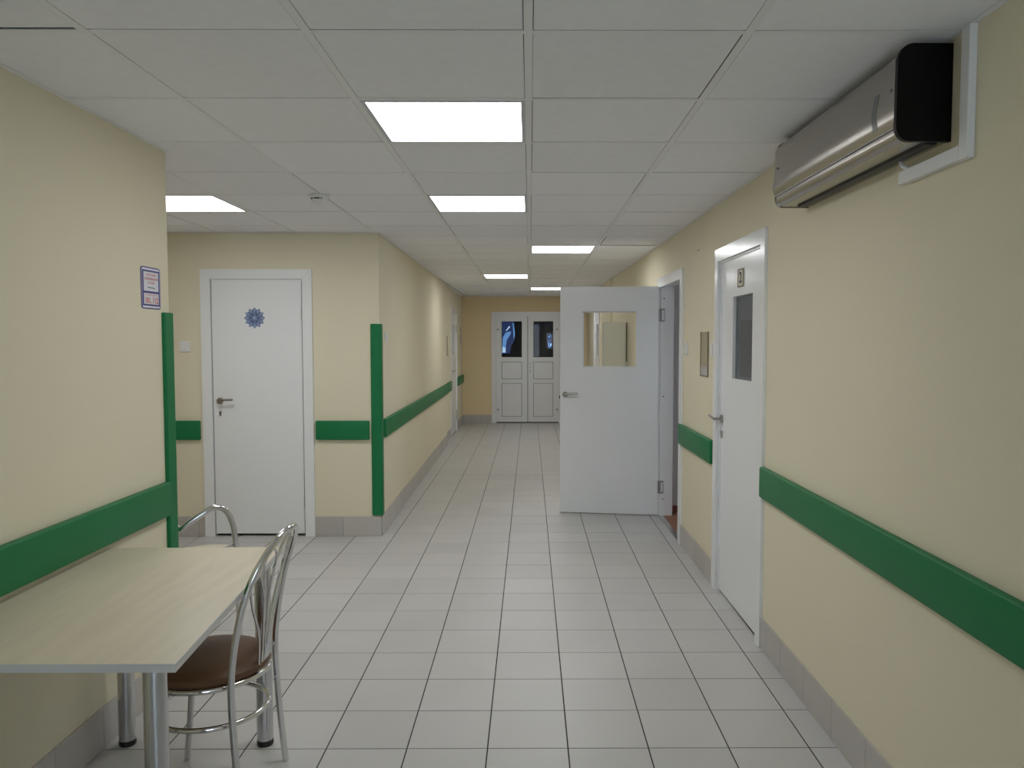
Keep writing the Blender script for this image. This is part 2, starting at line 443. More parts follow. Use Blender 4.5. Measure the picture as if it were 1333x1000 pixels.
# ceiling lights
LLAB = {(-1, 1): 'lit square ceiling panel one tile ahead of the wall-mounted air conditioner',
        (-1, 4): 'lit square ceiling panel across from the smoke detector',
        (0, 8): 'lit square ceiling panel just beyond the open white door, by the right wall',
        (-1, 13): 'lit square ceiling panel midway down the long corridor',
        (0, 17): 'lit square ceiling panel before the double door',
        (-4, 4): 'lit square ceiling panel in the side alcove before the plain white door',
        (-1, -2): 'lit square ceiling panel above the near end of the table',
        (-1, -5): 'lit square ceiling panel by the rear daylight window'}
for (i, j) in sorted(LIGHTS):
    xa, ya = CX0+i*CP+BAR/2, CY0+j*CP+BAR
    xb, yb = xa+CP-BAR, ya+CP-BAR-0.002
    r = root('ceiling_light', ((xa+xb)/2, (ya+yb)/2, CEIL), LLAB[(i, j)], 'ceiling light', 'lit ceiling panels')
    bm = bmesh.new(); f = 0.016
    box(bm, xa, xb, ya, ya+f, CEIL-0.002, CEIL+0.06); box(bm, xa, xb, yb-f, yb, CEIL-0.002, CEIL+0.06)
    box(bm, xa, xa+f, ya+f, yb-f, CEIL-0.002, CEIL+0.06); box(bm, xb-f, xb, ya+f, yb-f, CEIL-0.002, CEIL+0.06)
    obj('frame', bm, 'lamp_frame', r)
    bm = bmesh.new(); box(bm, xa+f, xb-f, ya+f, yb-f, CEIL+0.003, CEIL+0.010)
    obj('diffuser', bm, 'lamp_diffuser', r)

# ---------------------------------------------------------------- skirting tiles
def skirting(name, F, u0, u1, label, h=0.155, start=0.0):
    b = bmesh.new(); F.box(b, u0, u1, 0.0, 0.006, 0.0, h-0.002)
    bs = obj(name, b, 'skirting_grout', label=label, kind='structure')
    u = u0 - start
    while u < u1-0.004:
        a, c = max(u, u0)+0.0012, min(u+0.303, u1)-0.0012
        if c-a > 0.01:
            b = bmesh.new(); F.box(b, a, c, 0.001, 0.0105, 0.001, h, bev=0.0012, seg=1)
            obj('skirting_tile', b, 'skirting_tile', bs)
        u += 0.303
skirting('baseboard_left', FL, 1.5, 3.55, 'grey tile skirting along the table wall', start=0.1)
skirting('baseboard_alcove', FA, -3.0, -2.545, 'grey tile skirting beside the plain white door, handle side', start=0.2)
skirting('baseboard_alcove_corner', FA, -1.69, -1.165, 'grey tile skirting between the plain white door and corner', start=0.08)
skirting('baseboard_corridor_left', FC, 6.18, 11.69, 'grey tile skirting along the corridor left wall')
skirting('baseboard_corridor_left_far', FC2, 11.7, 12.61, 'grey tile skirting before the far left door')
skirting('baseboard_corridor_left_end', FC2, 13.64, 14.83, 'grey tile skirting between the far left door and end wall')
skirting('baseboard_end', FE, -1.25, -0.72, 'grey tile skirting on the end wall left of double door', start=0.15)
skirting('baseboard_end_right', FE, 0.63, 1.07, 'grey tile skirting on the end wall right of double door')
skirting('baseboard_right', FR, 1.2, 3.873, 'grey tile skirting below the air conditioner wall', start=0.05)
skirting('baseboard_right_middle', FR, 4.905, 5.905, 'grey tile skirting between the two right hand doors', start=0.1)
skirting('baseboard_right_far', FR, 6.995, 10.6, 'grey tile skirting beyond the open door')

# ---------------------------------------------------------------- doors
def lever(F, u, z, v, dirn, parent, key=True, ln=0.115):
    b = bmesh.new(); F.cyl(b, u, z, 0.025, v, v+0.011, 24)
    pts = [F.p(u, v+0.008, z), F.p(u, v+0.045, z+0.002), F.p(u+dirn*0.012, v+0.054, z+0.004), F.p(u+dirn*0.05, v+0.056, z+0.010), F.p(u+dirn*ln, v+0.052, z+0.012)]
    tube(b, smooth_path(pts, 5), 0.0085, 10)
    h = obj('handle', b, 'nickel', parent, smooth=True)
    if key:
        b = bmesh.new(); F.cyl(b, u, z-0.090, 0.010, v, v+0.006, 14); F.box(b, u-0.006, u+0.006, v, v+0.006, z-0.118, z-0.092)
        obj('keyhole', b, 'nickel', parent)
        b = bmesh.new(); F.box(b, u-0.002, u+0.002, v+0.006, v+0.0066, z-0.112, z-0.09); obj('key_slot', b, 'black_plastic', parent)
    return h

def casing(F, u0, u1, ztop, wd, parent, th=0.016, z0=0.0, m='white_paint'):
    b = bmesh.new(); F.prism(b, [(u0, z0), (u0+wd, z0), (u0+wd, ztop-wd), (u0, ztop)], 0, th); obj('casing', b, m, parent)
    b = bmesh.new(); F.prism(b, [(u1-wd, z0), (u1, z0), (u1, ztop), (u1-wd, ztop-wd)], 0, th); obj('casing', b, m, parent)
    b = bmesh.new(); g = 0.0008
    F.prism(b, [(u0+g, ztop), (u0+wd+g, ztop-wd), (u1-wd-g, ztop-wd), (u1-g, ztop)], 0, th); obj('casing', b, m, parent)

def jambs(F, u0, u1, zt, depth, parent):
    b = bmesh.new()
    F.box(b, u0, u0+0.03, -depth, -0.001, 0, zt); F.box(b, u1-0.03, u1, -depth, -0.001, 0, zt); F.box(b, u0+0.03, u1-0.03, -depth, -0.001, zt-0.03, zt)
    return obj('jamb', b, 'white_paint', parent)

def leaf_with_hole(F, u0, u1, v0, v1, z0, z1, hole, parent, m='white_paint'):
    b = bmesh.new()
    if hole:
        a, c, d, e = hole
        F.box(b, u0, a, v0, v1, z0, z1); F.box(b, c, u1, v0, v1, z0, z1)
        F.box(b, a, c, v0, v1, z0, d); F.box(b, a, c, v0, v1, e, z1)
    else: F.box(b, u0, u1, v0, v1, z0, z1, bev=0.0015, seg=1)
    return obj('leaf', b, m, parent)

def hinge(F, u, z, v, parent, h=0.10):
    b = bmesh.new(); F.box(b, u-0.006, u+0.006, v-0.004, v+0.008, z-h/2, z+h/2, bev=0.003)
    F.box(b, u-0.0075, u+0.0075, v-0.003, v+0.0095, z-0.002, z+0.002)
    obj('hinge', b, 'steel_hinge', parent)

# door 1: plain white door in the alcove
d1 = root('door_1', (-2.12, 6.18, 0), 'plain white door with a blue snowflake sticker', kind='structure')
casing(FA, -2.545, -1.685, 2.086, 0.075, d1); jambs(FA, -2.50, -1.735, HD, 0.12, d1)
lf = leaf_with_hole(FA, -2.4635, -1.7685, -0.038, 0.002, 0.020, 2.0015, None, d1)
lever(FA, -2.412, 1.066, 0.002, 1, lf)
hinge(FA, -1.763, 1.75, 0.003, lf, 0.11); hinge(FA, -1.763, 0.275, 0.003, lf, 0.11)
b = bmesh.new(); FA.box(b, -2.47, -1.765, -0.06, -0.045, 0, 2.02); obj('rebate', b, 'black_plastic', d1)

# snowflake sticker
sn = root('snowflake_sticker', FA.p(-2.133, 0.002, 1.71-0.085), 'blue twelve pointed paper snowflake stuck on white door', 'sticker')
def star(F, u, z, n, r1, r0, v0, v1, ph=0.0):
    b = bmesh.new()
    pts = []
    for k in range(2*n):
        a = ph + math.pi*k/n; r = r1 if k % 2 == 0 else r0
        pts.append((u+r*math.sin(a), z+r*math.cos(a)))
    F.prism(b, pts, v0, v1); return b
obj('star', star(FA, -2.133, 1.71, 12, 0.083, 0.064, 0.002, 0.0032), 'snow_blue', sn)
for k in range(12):
    a = math.pi/6*k
    b = bmesh.new(); u, z = -2.133+0.060*math.sin(a), 1.71+0.060*math.cos(a)
    s, c = math.sin(a), math.cos(a)
    q = [(0, 0.016), (0.009, 0), (0, -0.016), (-0.009, 0)]
    FA.prism(b, [(u+x*c+y*s, z-x*s+y*c) for x, y in q], 0.0032, 0.0036); obj('petal', b, 'snow_pale', sn)
for k in range(6):
    a = math.pi/3*k+math.pi/6
    b = bmesh.new(); FA.cyl(b, -2.133+0.031*math.sin(a), 1.71+0.031*math.cos(a), 0.0085, 0.0032, 0.0037, 8); obj('dot', b, 'snow_dark', sn)
obj('centre', star(FA, -2.133, 1.71, 6, 0.018, 0.009, 0.0032, 0.0038), 'snow_pale', sn)

# door 2: numbered door with a glazed strip
V2 = -0.010
d2 = root('door_2', FR.p(4.385, 0, 0), 'white door with narrow glass and a number 2 plate', kind='structure')
casing(FR, 3.885, 4.895, 2.085, 0.075, d2); jambs(FR, 3.945, 4.83, HD, 0.12, d2)
lf = leaf_with_hole(FR, 3.963, 4.812, V2-0.04, V2, 0.012, 2.004, (4.165, 4.555, 1.317, 1.783), d2)
b = bmesh.new(); FR.box(b, 4.165, 4.555, V2-0.024, V2-0.018, 1.317, 1.783); obj('pane', b, 'glass_dark', lf)
b = bmesh.new(); s = 0.012
for a in ((4.165, 4.165+s, 1.317, 1.783), (4.555-s, 4.555, 1.317, 1.783), (4.165, 4.555, 1.317, 1.317+s), (4.165, 4.555, 1.783-s, 1.783)):
    FR.box(b, a[0], a[1], V2-0.038, V2-0.026, a[2], a[3])
obj('glazing_bead', b, 'white_paint', lf)
lever(FR, 4.765, 1.062, V2, 1, lf, key=False)
b = bmesh.new(); FR.box(b, 4.755, 4.785, V2, V2+0.005, 0.945, 0.99, bev=0.002); obj('lock_plate', b, 'nickel', lf)
hinge(FR, 3.982, 1.757, V2+0.004, lf, 0.105); hinge(FR, 3.982, 0.27, V2+0.004, lf, 0.105)
np_ = root('number_plate', FR.p(4.39, V2, 1.828), 'small cream plate with number 2 on door', 'plate')
b = bmesh.new(); FR.box(b, 4.335, 4.445, V2, V2+0.004, 1.828, 1.928, bev=0.001); obj('plate', b, 'plate_cream', np_)
b = bmesh.new(); s = 0.006
for a in ((4.335, 4.335+s, 1.828, 1.928), (4.445-s, 4.445, 1.828, 1.928), (4.335+s, 4.445-s, 1.828, 1.828+s), (4.335+s, 4.445-s, 1.928-s, 1.928)):
    FR.box(b, a[0], a[1], V2+0.004, V2+0.006, a[2], a[3])
obj('border', b, 'brown_edge', np_)
text_mesh('numeral', '2', FR, 4.39, 1.878, V2+0.0055, 0.085, 'ink', np_, width=0.052, flip=-1, bold=0.002)

# room behind door 2: board and ledge seen dimly through the pane
b = bmesh.new(); box(b, 1.40, 2.3, 5.575, 5.598, 1.05, 1.68)
obj('notice_board', b, 'pinboard', label='brown pinboard seen dimly through the numbered door glass', cat='board')
cw = root('counter', (1.85, 5.35, 0), 'white counter seen through the numbered door glass', 'counter')
b = bmesh.new(); box(b, 1.36, 2.4, 5.15, 5.595, 0.96, 1.0); obj('worktop', b, 'white_paint', cw)
b = bmesh.new(); box(b, 1.38, 2.38, 5.18, 5.59, 0.0, 0.96); obj('cabinet_body', b, 'white_paint', cw)

# door 3: the open door
d3 = root('door_3', FR.p(6.44, 0, 0), 'white door standing wide open with a square window', kind='structure')
casing(FR, 5.905, 6.985, 2.075, 0.08, d3); jambs(FR, 5.975, 6.915, HD, 0.115, d3)
H3 = FR.p(6.895, 0.012, 0)
e3 = Vector((0.268, 7.02, 0)); dd = (e3-Vector((H3.x, H3.y, 0))); L3 = dd.length; dd.normalize()
F3 = Frame((H3.x, H3.y), (dd.x, dd.y), (dd.y, -dd.x))     # u from the hinge out, v towards the camera
if F3.n.y > 0: F3.n = -F3.n
k0 = L3*(1.160-0.965)/(1.160-0.268); k1 = L3*(1.160-0.474)/(1.160-0.268)
lf = leaf_with_hole(F3, 0.004, L3, -0.04, 0.0, 0.008, 2.006, (k0, k1, 1.300, 1.792), d3)
b = bmesh.new(); F3.box(b, k0, k1, -0.023, -0.018, 1.300, 1.792); obj('pane', b, 'glass', lf)
b = bmesh.new(); s = 0.010
for a in ((k0, k0+s, 1.300, 1.792), (k1-s, k1, 1.300, 1.792), (k0, k1, 1.300, 1.300+s), (k0, k1, 1.792-s, 1.792)):
    F3.box(b, a[0], a[1], -0.037, -0.024, a[2], a[3])
obj('glazing_bead', b, 'white_paint', lf)
lever(F3, L3-0.046, 1.06, 0.0, -1, lf, key=False)
b = bmesh.new(); F3.box(b, L3-0.001, L3+0.002, -0.03, -0.010, 0.99, 1.13); obj('lock_strip', b, 'steel_hinge', lf)
b = bmesh.new(); F3.box(b, L3, L3+0.010, -0.026, -0.014, 1.02, 1.05); obj('latch', b, 'black_plastic', lf)
for z in (1.755, 0.255):
    b = bmesh.new(); FJ = Frame((H3.x, H3.y), (1, 0), (0, -1))
    FJ.box(b, 0.014, 0.046, -0.003+0.012, 0.016, z-0.055, z+0.055, bev=0.002); obj('hinge_plate', b, 'steel_hinge', d3)
    b = bmesh.new(); FJ.box(b, 0.022, 0.040, 0.016, 0.018, z-0.042, z+0.042); obj('hinge_recess', b, 'white_plastic', d3)
    b = bmesh.new(); tube(b, [(H3.x+0.004, H3.y-0.010, z-0.055), (H3.x+0.004, H3.y-0.010, z+0.055)], 0.007, 10); obj('hinge_pin', b, 'steel_hinge', d3, smooth=True)
for z in (1.90, 1.05, 0.15):
    b = bmesh.new(); FJ.cyl(b, 0.040, z, 0.006, 0.008, 0.011, 10); obj('screw_cap', b, 'rubber', d3)
b = bmesh.new(); box(b, 1.128, 1.168, 5.99, 6.90, 0.0006, 0.006); obj('threshold', b, 'satin_chrome', d3)

# door 4: far left door
d4 = root('door_4', FC2.p(13.12, 0, 0), 'white door with a glass strip in the far left wall', kind='structure')
casing(FC2, 12.615, 13.635, 2.08, 0.075, d4); jambs(FC2, 12.67, 13.58, HD, 0.12, d4)
lf = leaf_with_hole(FC2, 12.69, 13.56, -0.04, 0.0, 0.012, 2.004, (12.93, 13.20, 1.315, 1.80), d4)
b = bmesh.new(); FC2.box(b, 12.93, 13.20, -0.024, -0.018, 1.315, 1.80); obj('pane', b, 'glass_dark', lf)
b = bmesh.new(); FC2.box(b, 13.05, 13.08, -0.01, 0.006, 1.315, 1.80); obj('glazing_bar', b, 'white_paint', lf)
lever(FC2, 12.74, 1.05, 0.0, 1, lf); hinge(FC2, 13.56, 1.75, 0.003, lf, 0.12); hinge(FC2, 13.56, 0.27, 0.003, lf, 0.16)
# door 6: far right door glimpsed through the open door's window
d6 = root('door_6', FR2.p(12.72, 0, 0), 'white door with a glass strip in the far right wall', kind='structure')
casing(FR2, 12.215, 13.225, 2.08, 0.075, d6); jambs(FR2, 12.28, 13.16, HD, 0.12, d6)
lf = leaf_with_hole(FR2, 12.30, 13.14, -0.04, 0.0, 0.012, 2.004, (12.50, 12.80, 1.315, 1.80), d6)
b = bmesh.new(); FR2.box(b, 12.50, 12.80, -0.024, -0.018, 1.315, 1.80); obj('pane', b, 'glass_dark', lf)
lever(FR2, 13.08, 1.05, 0.0, -1, lf); hinge(FR2, 12.30, 1.75, 0.003, lf, 0.12)

# door 5: double door in the end wall
d5 = root('door_5', FE.p(-0.04, 0, 0), 'white panelled double door with two dark glass panes', kind='structure')
casing(FE, -0.715, 0.625, 2.083, 0.085, d5); jambs(FE, -0.66, 0.57, HD, 0.11, d5)
for (a, c, hx) in ((-0.629, -0.045, -0.629), (-0.035, 0.541, 0.541)):
    b = bmesh.new(); st = 0.102
    zs = (0.02, 0.119, 0.747, 0.826, 1.150, 1.236, 1.903, 2.0)
    FE.box(b, a, a+st, -0.055, 0.0, zs[0], zs[7]); FE.box(b, c-st-0.002, c, -0.055, 0.0, zs[0], zs[7])
    for z0, z1 in ((zs[0], zs[1]), (zs[2], zs[3]), (zs[4], zs[5]), (zs[6], zs[7])): FE.box(b, a+st, c-st-0.002, -0.055, 0.0, z0, z1)
    lf = obj('leaf', b, 'white_paint', d5)
    for z0, z1 in ((zs[1], zs[2]), (zs[3], zs[4])):
        b = bmesh.new(); FE.box(b, a+st+0.006, c-st-0.008, -0.05, -0.006, z0+0.006, z1-0.006, bev=0.004); obj('panel', b, 'white_paint', lf)
        b = bmesh.new(); FE.box(b, a+st, c-st-0.002, -0.05, -0.035, z0, z1); obj('gasket', b, 'black_plastic', lf)
    b = bmesh.new(); FE.box(b, a+st, c-st-0.002, -0.034, -0.028, zs[5], zs[6]); obj('pane', b, 'glass_coated', lf)
    b = bmesh.new(); gg = 0.008; p0, p1 = a+st, c-st-0.002
    for q in ((p0, p0+gg, zs[5], zs[6]), (p1-gg, p1, zs[5], zs[6]), (p0, p1, zs[5], zs[5]+gg), (p0, p1, zs[6]-gg, zs[6])):
        FE.box(b, q[0], q[1], -0.027, -0.012, q[2], q[3])
    obj('gasket', b, 'black_plastic', lf)
    for z in (1.74, 0.24):
        b = bmesh.new(); FE.box(b, hx-0.018, hx+0.018, 0.0, 0.02, z-0.055, z+0.055, bev=0.004); FE.box(b, hx-0.035, hx+0.035, 0.0, 0.010, z+0.005, z+0.03, bev=0.003)
        obj('hinge', b, 'white_plastic', lf)
        b = bmesh.new(); FE.box(b, hx+0.010, hx+0.05, 0.010, 0.016, z-0.002, z+0.028) if hx < 0 else FE.box(b, hx-0.05, hx-0.010, 0.010, 0.016, z-0.002, z+0.028)
        obj('hinge_shadow_plate', b, 'steel_hinge', lf)
for z, h in ((0.975, 0.02), (1.045, 0.012), (1.11, 0.006)):
    b = bmesh.new(); FE.cyl(b, 0.01, z, 0.011, 0.0, 0.006, 12); FE.box(b, 0.003, 0.017, 0, 0.006, z-h, z); obj('keyhole', b, 'steel_hinge', d5)
b = bmesh.new(); FE.box(b, -0.044, -0.036, -0.05, -0.004, 0.02, 2.0); obj('meeting_gap', b, 'black_plastic', d5)
b = bmesh.new(); FE.box(b, -0.63, 0.54, -0.05, -0.008, 0.001, 0.019); obj('door_sweep', b, 'black_plastic', d5)

# added emissive shapes painting the blue light that shows in the panes
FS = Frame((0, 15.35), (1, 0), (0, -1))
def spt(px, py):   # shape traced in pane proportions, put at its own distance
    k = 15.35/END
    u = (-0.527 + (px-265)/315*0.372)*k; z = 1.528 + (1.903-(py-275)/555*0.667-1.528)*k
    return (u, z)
sh = root('painted_glow', FS.p(-0.42, 0, 1.2), 'painted blue light shape glowing behind the left door pane', 'plastic sheet')
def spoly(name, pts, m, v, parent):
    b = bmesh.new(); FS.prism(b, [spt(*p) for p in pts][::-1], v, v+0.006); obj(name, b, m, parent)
spoly('backing', [(275, 285), (460, 280), (482, 480), (462, 590), (410, 660), (400, 770), (270, 770), (262, 500)], 'glow_dark', 0.0, sh)
spoly('bright_patch', [(286, 520), (330, 450), (412, 428), (408, 470), (350, 560), (335, 640), (330, 765), (272, 765), (280, 600)], 'glow_light', 0.012, sh)
spoly('bright_patch', [(326, 425), (385, 345), (402, 360), (352, 416)], 'glow_white', 0.012, sh)
spoly('bright_patch', [(284, 660), (325, 690), (326, 755), (274, 755)], 'glow_white', 0.020, sh)
spoly('bright_patch', [(440, 300), (456, 300), (476, 480), (456, 560)], 'glow_light', 0.004, sh)
sh2 = root('painted_glow', FS.p(0.44, 0, 1.4), 'small painted blue light shape glowing behind the right door pane', 'plastic sheet')
spoly('backing', [(985, 480), (1045, 470), (1062, 560), (1062, 690), (1010, 690), (985, 600)], 'glow_dark', 0.0, sh2)
spoly('bright_patch', [(1000, 585), (1018, 600), (1022, 650), (1056, 610), (1056, 665), (1015, 685), (1000, 650)], 'glow_light', 0.012, sh2)
spoly('bright_patch', [(1030, 620), (1050, 610), (1052, 640), (1036, 655)], 'glow_white', 0.020, sh2)
spoly('bright_patch', [(990, 520), (1035, 488), (1050, 490), (1010, 530)], 'glow_light', 0.012, sh2)

# ---------------------------------------------------------------- green wall rails and corner guards
def rail(F, u0, u1, label, z0=0.762, z1=0.912, th=0.030):
    b = bmesh.new(); F.box(b, u0, u1, 0.0, th, z0, z1, bev=0.008, seg=3)
    return obj('wall_guard_rail', b, 'green_plastic', label=label, cat='guard rail', group='green wall guard rails', smooth=True)
rail(FL, 1.2, 3.478, 'long green guard rail on the wall above the table')
rail(FA, -2.95, -2.566, 'green guard rail piece between table wall corner and plain white door')
rail(FA, -1.668, -1.250, 'short green guard rail between plain white door and corridor corner')
rail(FC, 6.31, 11.69, 'long green guard rail running down the corridor left wall', th=0.026)
rail(FC2, 11.72, 12.60, 'short green guard rail ending at the far left door', 0.75, 0.90, th=0.028)
rail(FC2, 13.66, 14.80, 'short green guard rail between far left door and the end wall')
rail(FR, 1.0, 3.880, 'long green guard rail under the air conditioner')
rail(FR, 4.915, 5.945, 'short green guard rail between the open door and numbered door')
def guard(name, cx, cy, sx, sy, z0, z1, label, w1=0.078, t=0.028):
    """L-shaped guard wrapping a corner; faces +sx along x and sy along y"""
    prof = [(-w1, 0), (-w1, t-0.005), (-w1+0.006, t), (t-0.014, t)]
    for k in range(1, 5):
        a = math.pi/2*(1-k/5); prof.append((t-0.014+0.014*math.cos(a), t-0.014+0.014*math.sin(a)))
    prof += [(t, t-0.014), (t, -w1+0.006), (t-0.006, -w1), (0, -w1), (0, 0)]
    b = bmesh.new()
    A = [b.verts.new((cx+sx*x, cy+sy*y, z0)) for x, y in prof]; B = [b.verts.new((cx+sx*x, cy+sy*y, z1)) for x, y in prof]
    b.faces.new(A[::-1]); b.faces.new(B)
    n = len(prof)
    for i in range(n): b.faces.new((A[i], A[(i+1) % n], B[(i+1) % n], B[i]))
    bmesh.ops.bevel(b, geom=[e for e in b.edges if abs(e.verts[0].co.z-e.verts[1].co.z) < 1e-6], offset=0.003, segments=1, affect='EDGES')
    obj(name, b, 'green_plastic', label=label, cat='corner guard', group='green corner guards')
guard('corner_guard', -1.61, 3.56, 1, 1, 0.165, 1.655, 'tall green corner guard on the table wall end under the sign', w1=0.074, t=0.016)
guard('corner_guard', -1.17, 6.18, 1, -1, 0.165, 1.665, 'tall green corner guard where the corridor starts past the plain door', w1=0.066, t=0.016)

# ---------------------------------------------------------------- fire safety sign
sg = root('fire_safety_sign', FL.p(3.393, 0, 1.665), 'white fire notice with blue borders and numbers 101, 112', 'sign')
U0, U1, Z0, Z1 = 3.308, 3.478, 1.666, 1.842
def rrect(u0, u1, z0, z1, r, n=5):
    pts = []
    for cx, cz, a0 in ((u1-r, z1-r, 0), (u0+r, z1-r, 90), (u0+r, z0+r, 180), (u1-r, z0+r, 270)):
        for k in range(n+1):
            a = math.radians(a0+90*k/n); pts.append((cx+r*math.cos(a), cz+r*math.sin(a)))
    return pts
def sprism(name, pts, v0, v1, m): b = bmesh.new(); FL.prism(b, pts, v0, v1); obj(name, b, m, sg)
sprism('outer_border', rrect(U0, U1, Z0, Z1, 0.014), 0.0005, 0.0022, 'sign_blue')
sprism('backing', rrect(U0+0.0035, U1-0.0035, Z0+0.0035, Z1-0.0035, 0.012), 0.0022, 0.0026, 'sign_lilac')
sprism('header_strip', rrect(U0+0.010, U1-0.010, Z1-0.013, Z1-0.006, 0.003), 0.0026, 0.0029, 'sign_white')
sprism('footer_strip', rrect(U0+0.010, U1-0.010, Z0+0.005, Z0+0.012, 0.003), 0.0026, 0.0029, 'sign_white')
sprism('blue_field', rrect(U0+0.0105, U1-0.0105, Z0+0.0130, Z1-0.0140, 0.002), 0.0026, 0.0029, 'sign_blue')
sprism('upper_panel', rrect(U0+0.020, U1-0.020, 1.7405, Z1-0.0205, 0.001), 0.0029, 0.0032, 'sign_white')
sprism('lower_panel', rrect(U0+0.020, U1-0.020, Z0+0.0195, 1.7315, 0.001), 0.0029, 0.0032, 'sign_white')
um = (U0+U1)/2
for body, z, wd, m in (('ОТВЕТСТВЕННЫЙ', 1.8085, 0.085, 'sign_red'), ('ЗА ПРОТИВОПОЖАРНОЕ', 1.7915, 0.116, 'sign_red'), ('СОСТОЯНИЕ', 1.7745, 0.06, 'sign_red')):
    text_mesh('lettering', body, FL, um, z, 0.0036, 0.0125, m, sg, width=wd, bold=0.0002)
b = bmesh.new(); pts = [FL.p(um-0.032+0.064*k/22, 0.0036, 1.755+0.0035*math.sin(k*1.9)*(1 if k % 3 else 0.4)) for k in range(23)]
tube(b, pts, 0.0007, 5); obj('handwriting', b, 'ink', sg)
text_mesh('lettering', 'О ПОЖАРЕ ЗВОНИТЬ', FL, um, 1.7235, 0.0036, 0.0095, 'sign_red', sg, width=0.112)
text_mesh('lettering', '101, 112', FL, um, 1.7005, 0.0036, 0.034, 'sign_red', sg, width=0.112, bold=0.0011)

# ---------------------------------------------------------------- switches, holders, posters
def switch(F, u, z, label, w=0.082, h=0.082):
    r = root('light_switch', F.p(u, 0, z-h/2), label, 'light switch')
    b = bmesh.new(); F.box(b, u-w/2, u+w/2, 0, 0.010, z-h/2, z+h/2, bev=0.004); obj('plate', b, 'white_plastic', r)
    b = bmesh.new(); F.box(b, u-w*0.30, u+w*0.30, 0.009, 0.016, z-h*0.32, z+h*0.32, bev=0.003); obj('rocker', b, 'white_plastic', r)
switch(FA, -2.676, 1.49, 'white light switch left of the plain white door')
switch(FC, 6.47, 1.565, 'white light switch just past the corridor corner guard')
switch(FR, 5.775, 1.476, 'white light switch beside the open door casing', 0.08, 0.09)
switch(FR, 4.965, 1.478, 'white light switch beside the numbered door casing', 0.08, 0.10)

def holder(F, u0, u1, z0, z1, label):
    r = root('document_holder', F.p((u0+u1)/2, 0, z0), label, 'document holder')
    b = bmesh.new(); F.box(b, u0, u1, 0.0, 0.003, z0, z1); obj('back_sheet', b, 'cream_metal', r)
    b = bmesh.new(); F.box(b, u0, u0+0.008, 0.003, 0.008, z0, z1); F.box(b, u1-0.008, u1, 0.003, 0.008, z0, z1); F.box(b, u0+0.008, u1-0.008, 0.003, 0.008, z0, z0+0.006); obj('edge_strip', b, 'brown_edge', r)
    b = bmesh.new(); F.box(b, u0+0.008, u1-0.008, 0.003, 0.0045, z0+0.006, z0+(z1-z0)*0.23); obj('paper', b, 'paper', r)
    b = bmesh.new(); F.box(b, u0+0.004, u1-0.004, 0.008, 0.0095, z0+0.003, z1-0.002); obj('front_sheet', b, 'clear_plastic', r)
holder(FR, 5.085, 5.305, 1.30, 1.592, 'clear plastic document holder beside the numbered door')
holder(FC2, 11.90, 12.12, 1.31, 1.61, 'plastic document holder beside the far left door')
ps = root('poster', FC2.p(14.43, 0, 1.45), 'pale paper notice on the wall by the end corner', 'poster')
b = bmesh.new(); FC2.box(b, 14.28, 14.58, 0.0005, 0.002, 1.45, 1.80); obj('sheet', b, 'cream_metal', ps)
b = bmesh.new(); FC2.cyl(b, 14.43, 1.74, 0.045, 0.002, 0.0026, 16); obj('emblem', b, 'brown_edge', ps)
for k in range(6):
    b = bmesh.new(); FC2.box(b, 14.31, 14.55, 0.002, 0.0025, 1.49+k*0.03, 1.50+k*0.03); obj('text_line', b, 'brown_edge', ps)
b = bmesh.new(); tube(b, [FR.p(5.40, 0, 2.144), FR.p(5.40, 0.012, 2.144), FR.p(5.37, 0.014, 2.142)], 0.004, 6)
obj('wall_hook', b, 'steel_hinge', label='tiny metal hook high on the cream right wall', cat='hook')
# cream wall cabinet seen through the square door window
cb = root('wall_cabinet', (0.965, 9.05, 1.0), 'cream metal wall cabinet seen through the open door window', 'cabinet')
xr = FR.p(9.05, 0, 0).x
b = bmesh.new(); box(b, 0.83, xr, 9.0, 9.14, 1.0, 1.745); obj('body', b, 'cream_metal', cb)
b = bmesh.new(); box(b, 0.838, xr-0.03, 8.985, 9.0, 1.01, 1.735); obj('door', b, 'cream_metal', cb)
b = bmesh.new(); box(b, xr-0.026, xr-0.014, 8.99, 9.0, 1.3, 1.74); obj('seam', b, 'brown_edge', cb)

# ---------------------------------------------------------------- smoke detector
sd = root('smoke_detector', (-1.205, 4.60, CEIL-0.045), 'round white smoke detector on the ceiling before the alcove', 'smoke detector')
b = bmesh.new(); lathe(b, (-1.205, 4.60, CEIL), [(0.060, -0.002), (0.060, -0.014), (0.053, -0.018)], 32); obj('base', b, 'white_plastic', sd, smooth=True)
b = bmesh.new(); lathe(b, (-1.205, 4.60, CEIL), [(0.049, -0.018), (0.049, -0.030), (0.042, -0.046), (0.018, -0.051)], 32); obj('dome', b, 'white_plastic', sd, smooth=True)
for a0, a1 in ((-112, -72), (-66, -58), (-150, -120), (20, 160)):
    b = bmesh.new(); n = 8
    for k in range(n):
        A, B = [math.radians(a0+(a1-a0)*q/n) for q in (k, k+1)]
        vs = [b.verts.new((-1.205+r*math.cos(t), 4.60+r*math.sin(t), CEIL+z)) for t in (A, B) for r, z in ((0.0498, -0.0215), (0.0498, -0.0290))]
        b.faces.new((vs[0], vs[1], vs[3], vs[2]))
    obj('slot', b, 'black_plastic', sd)

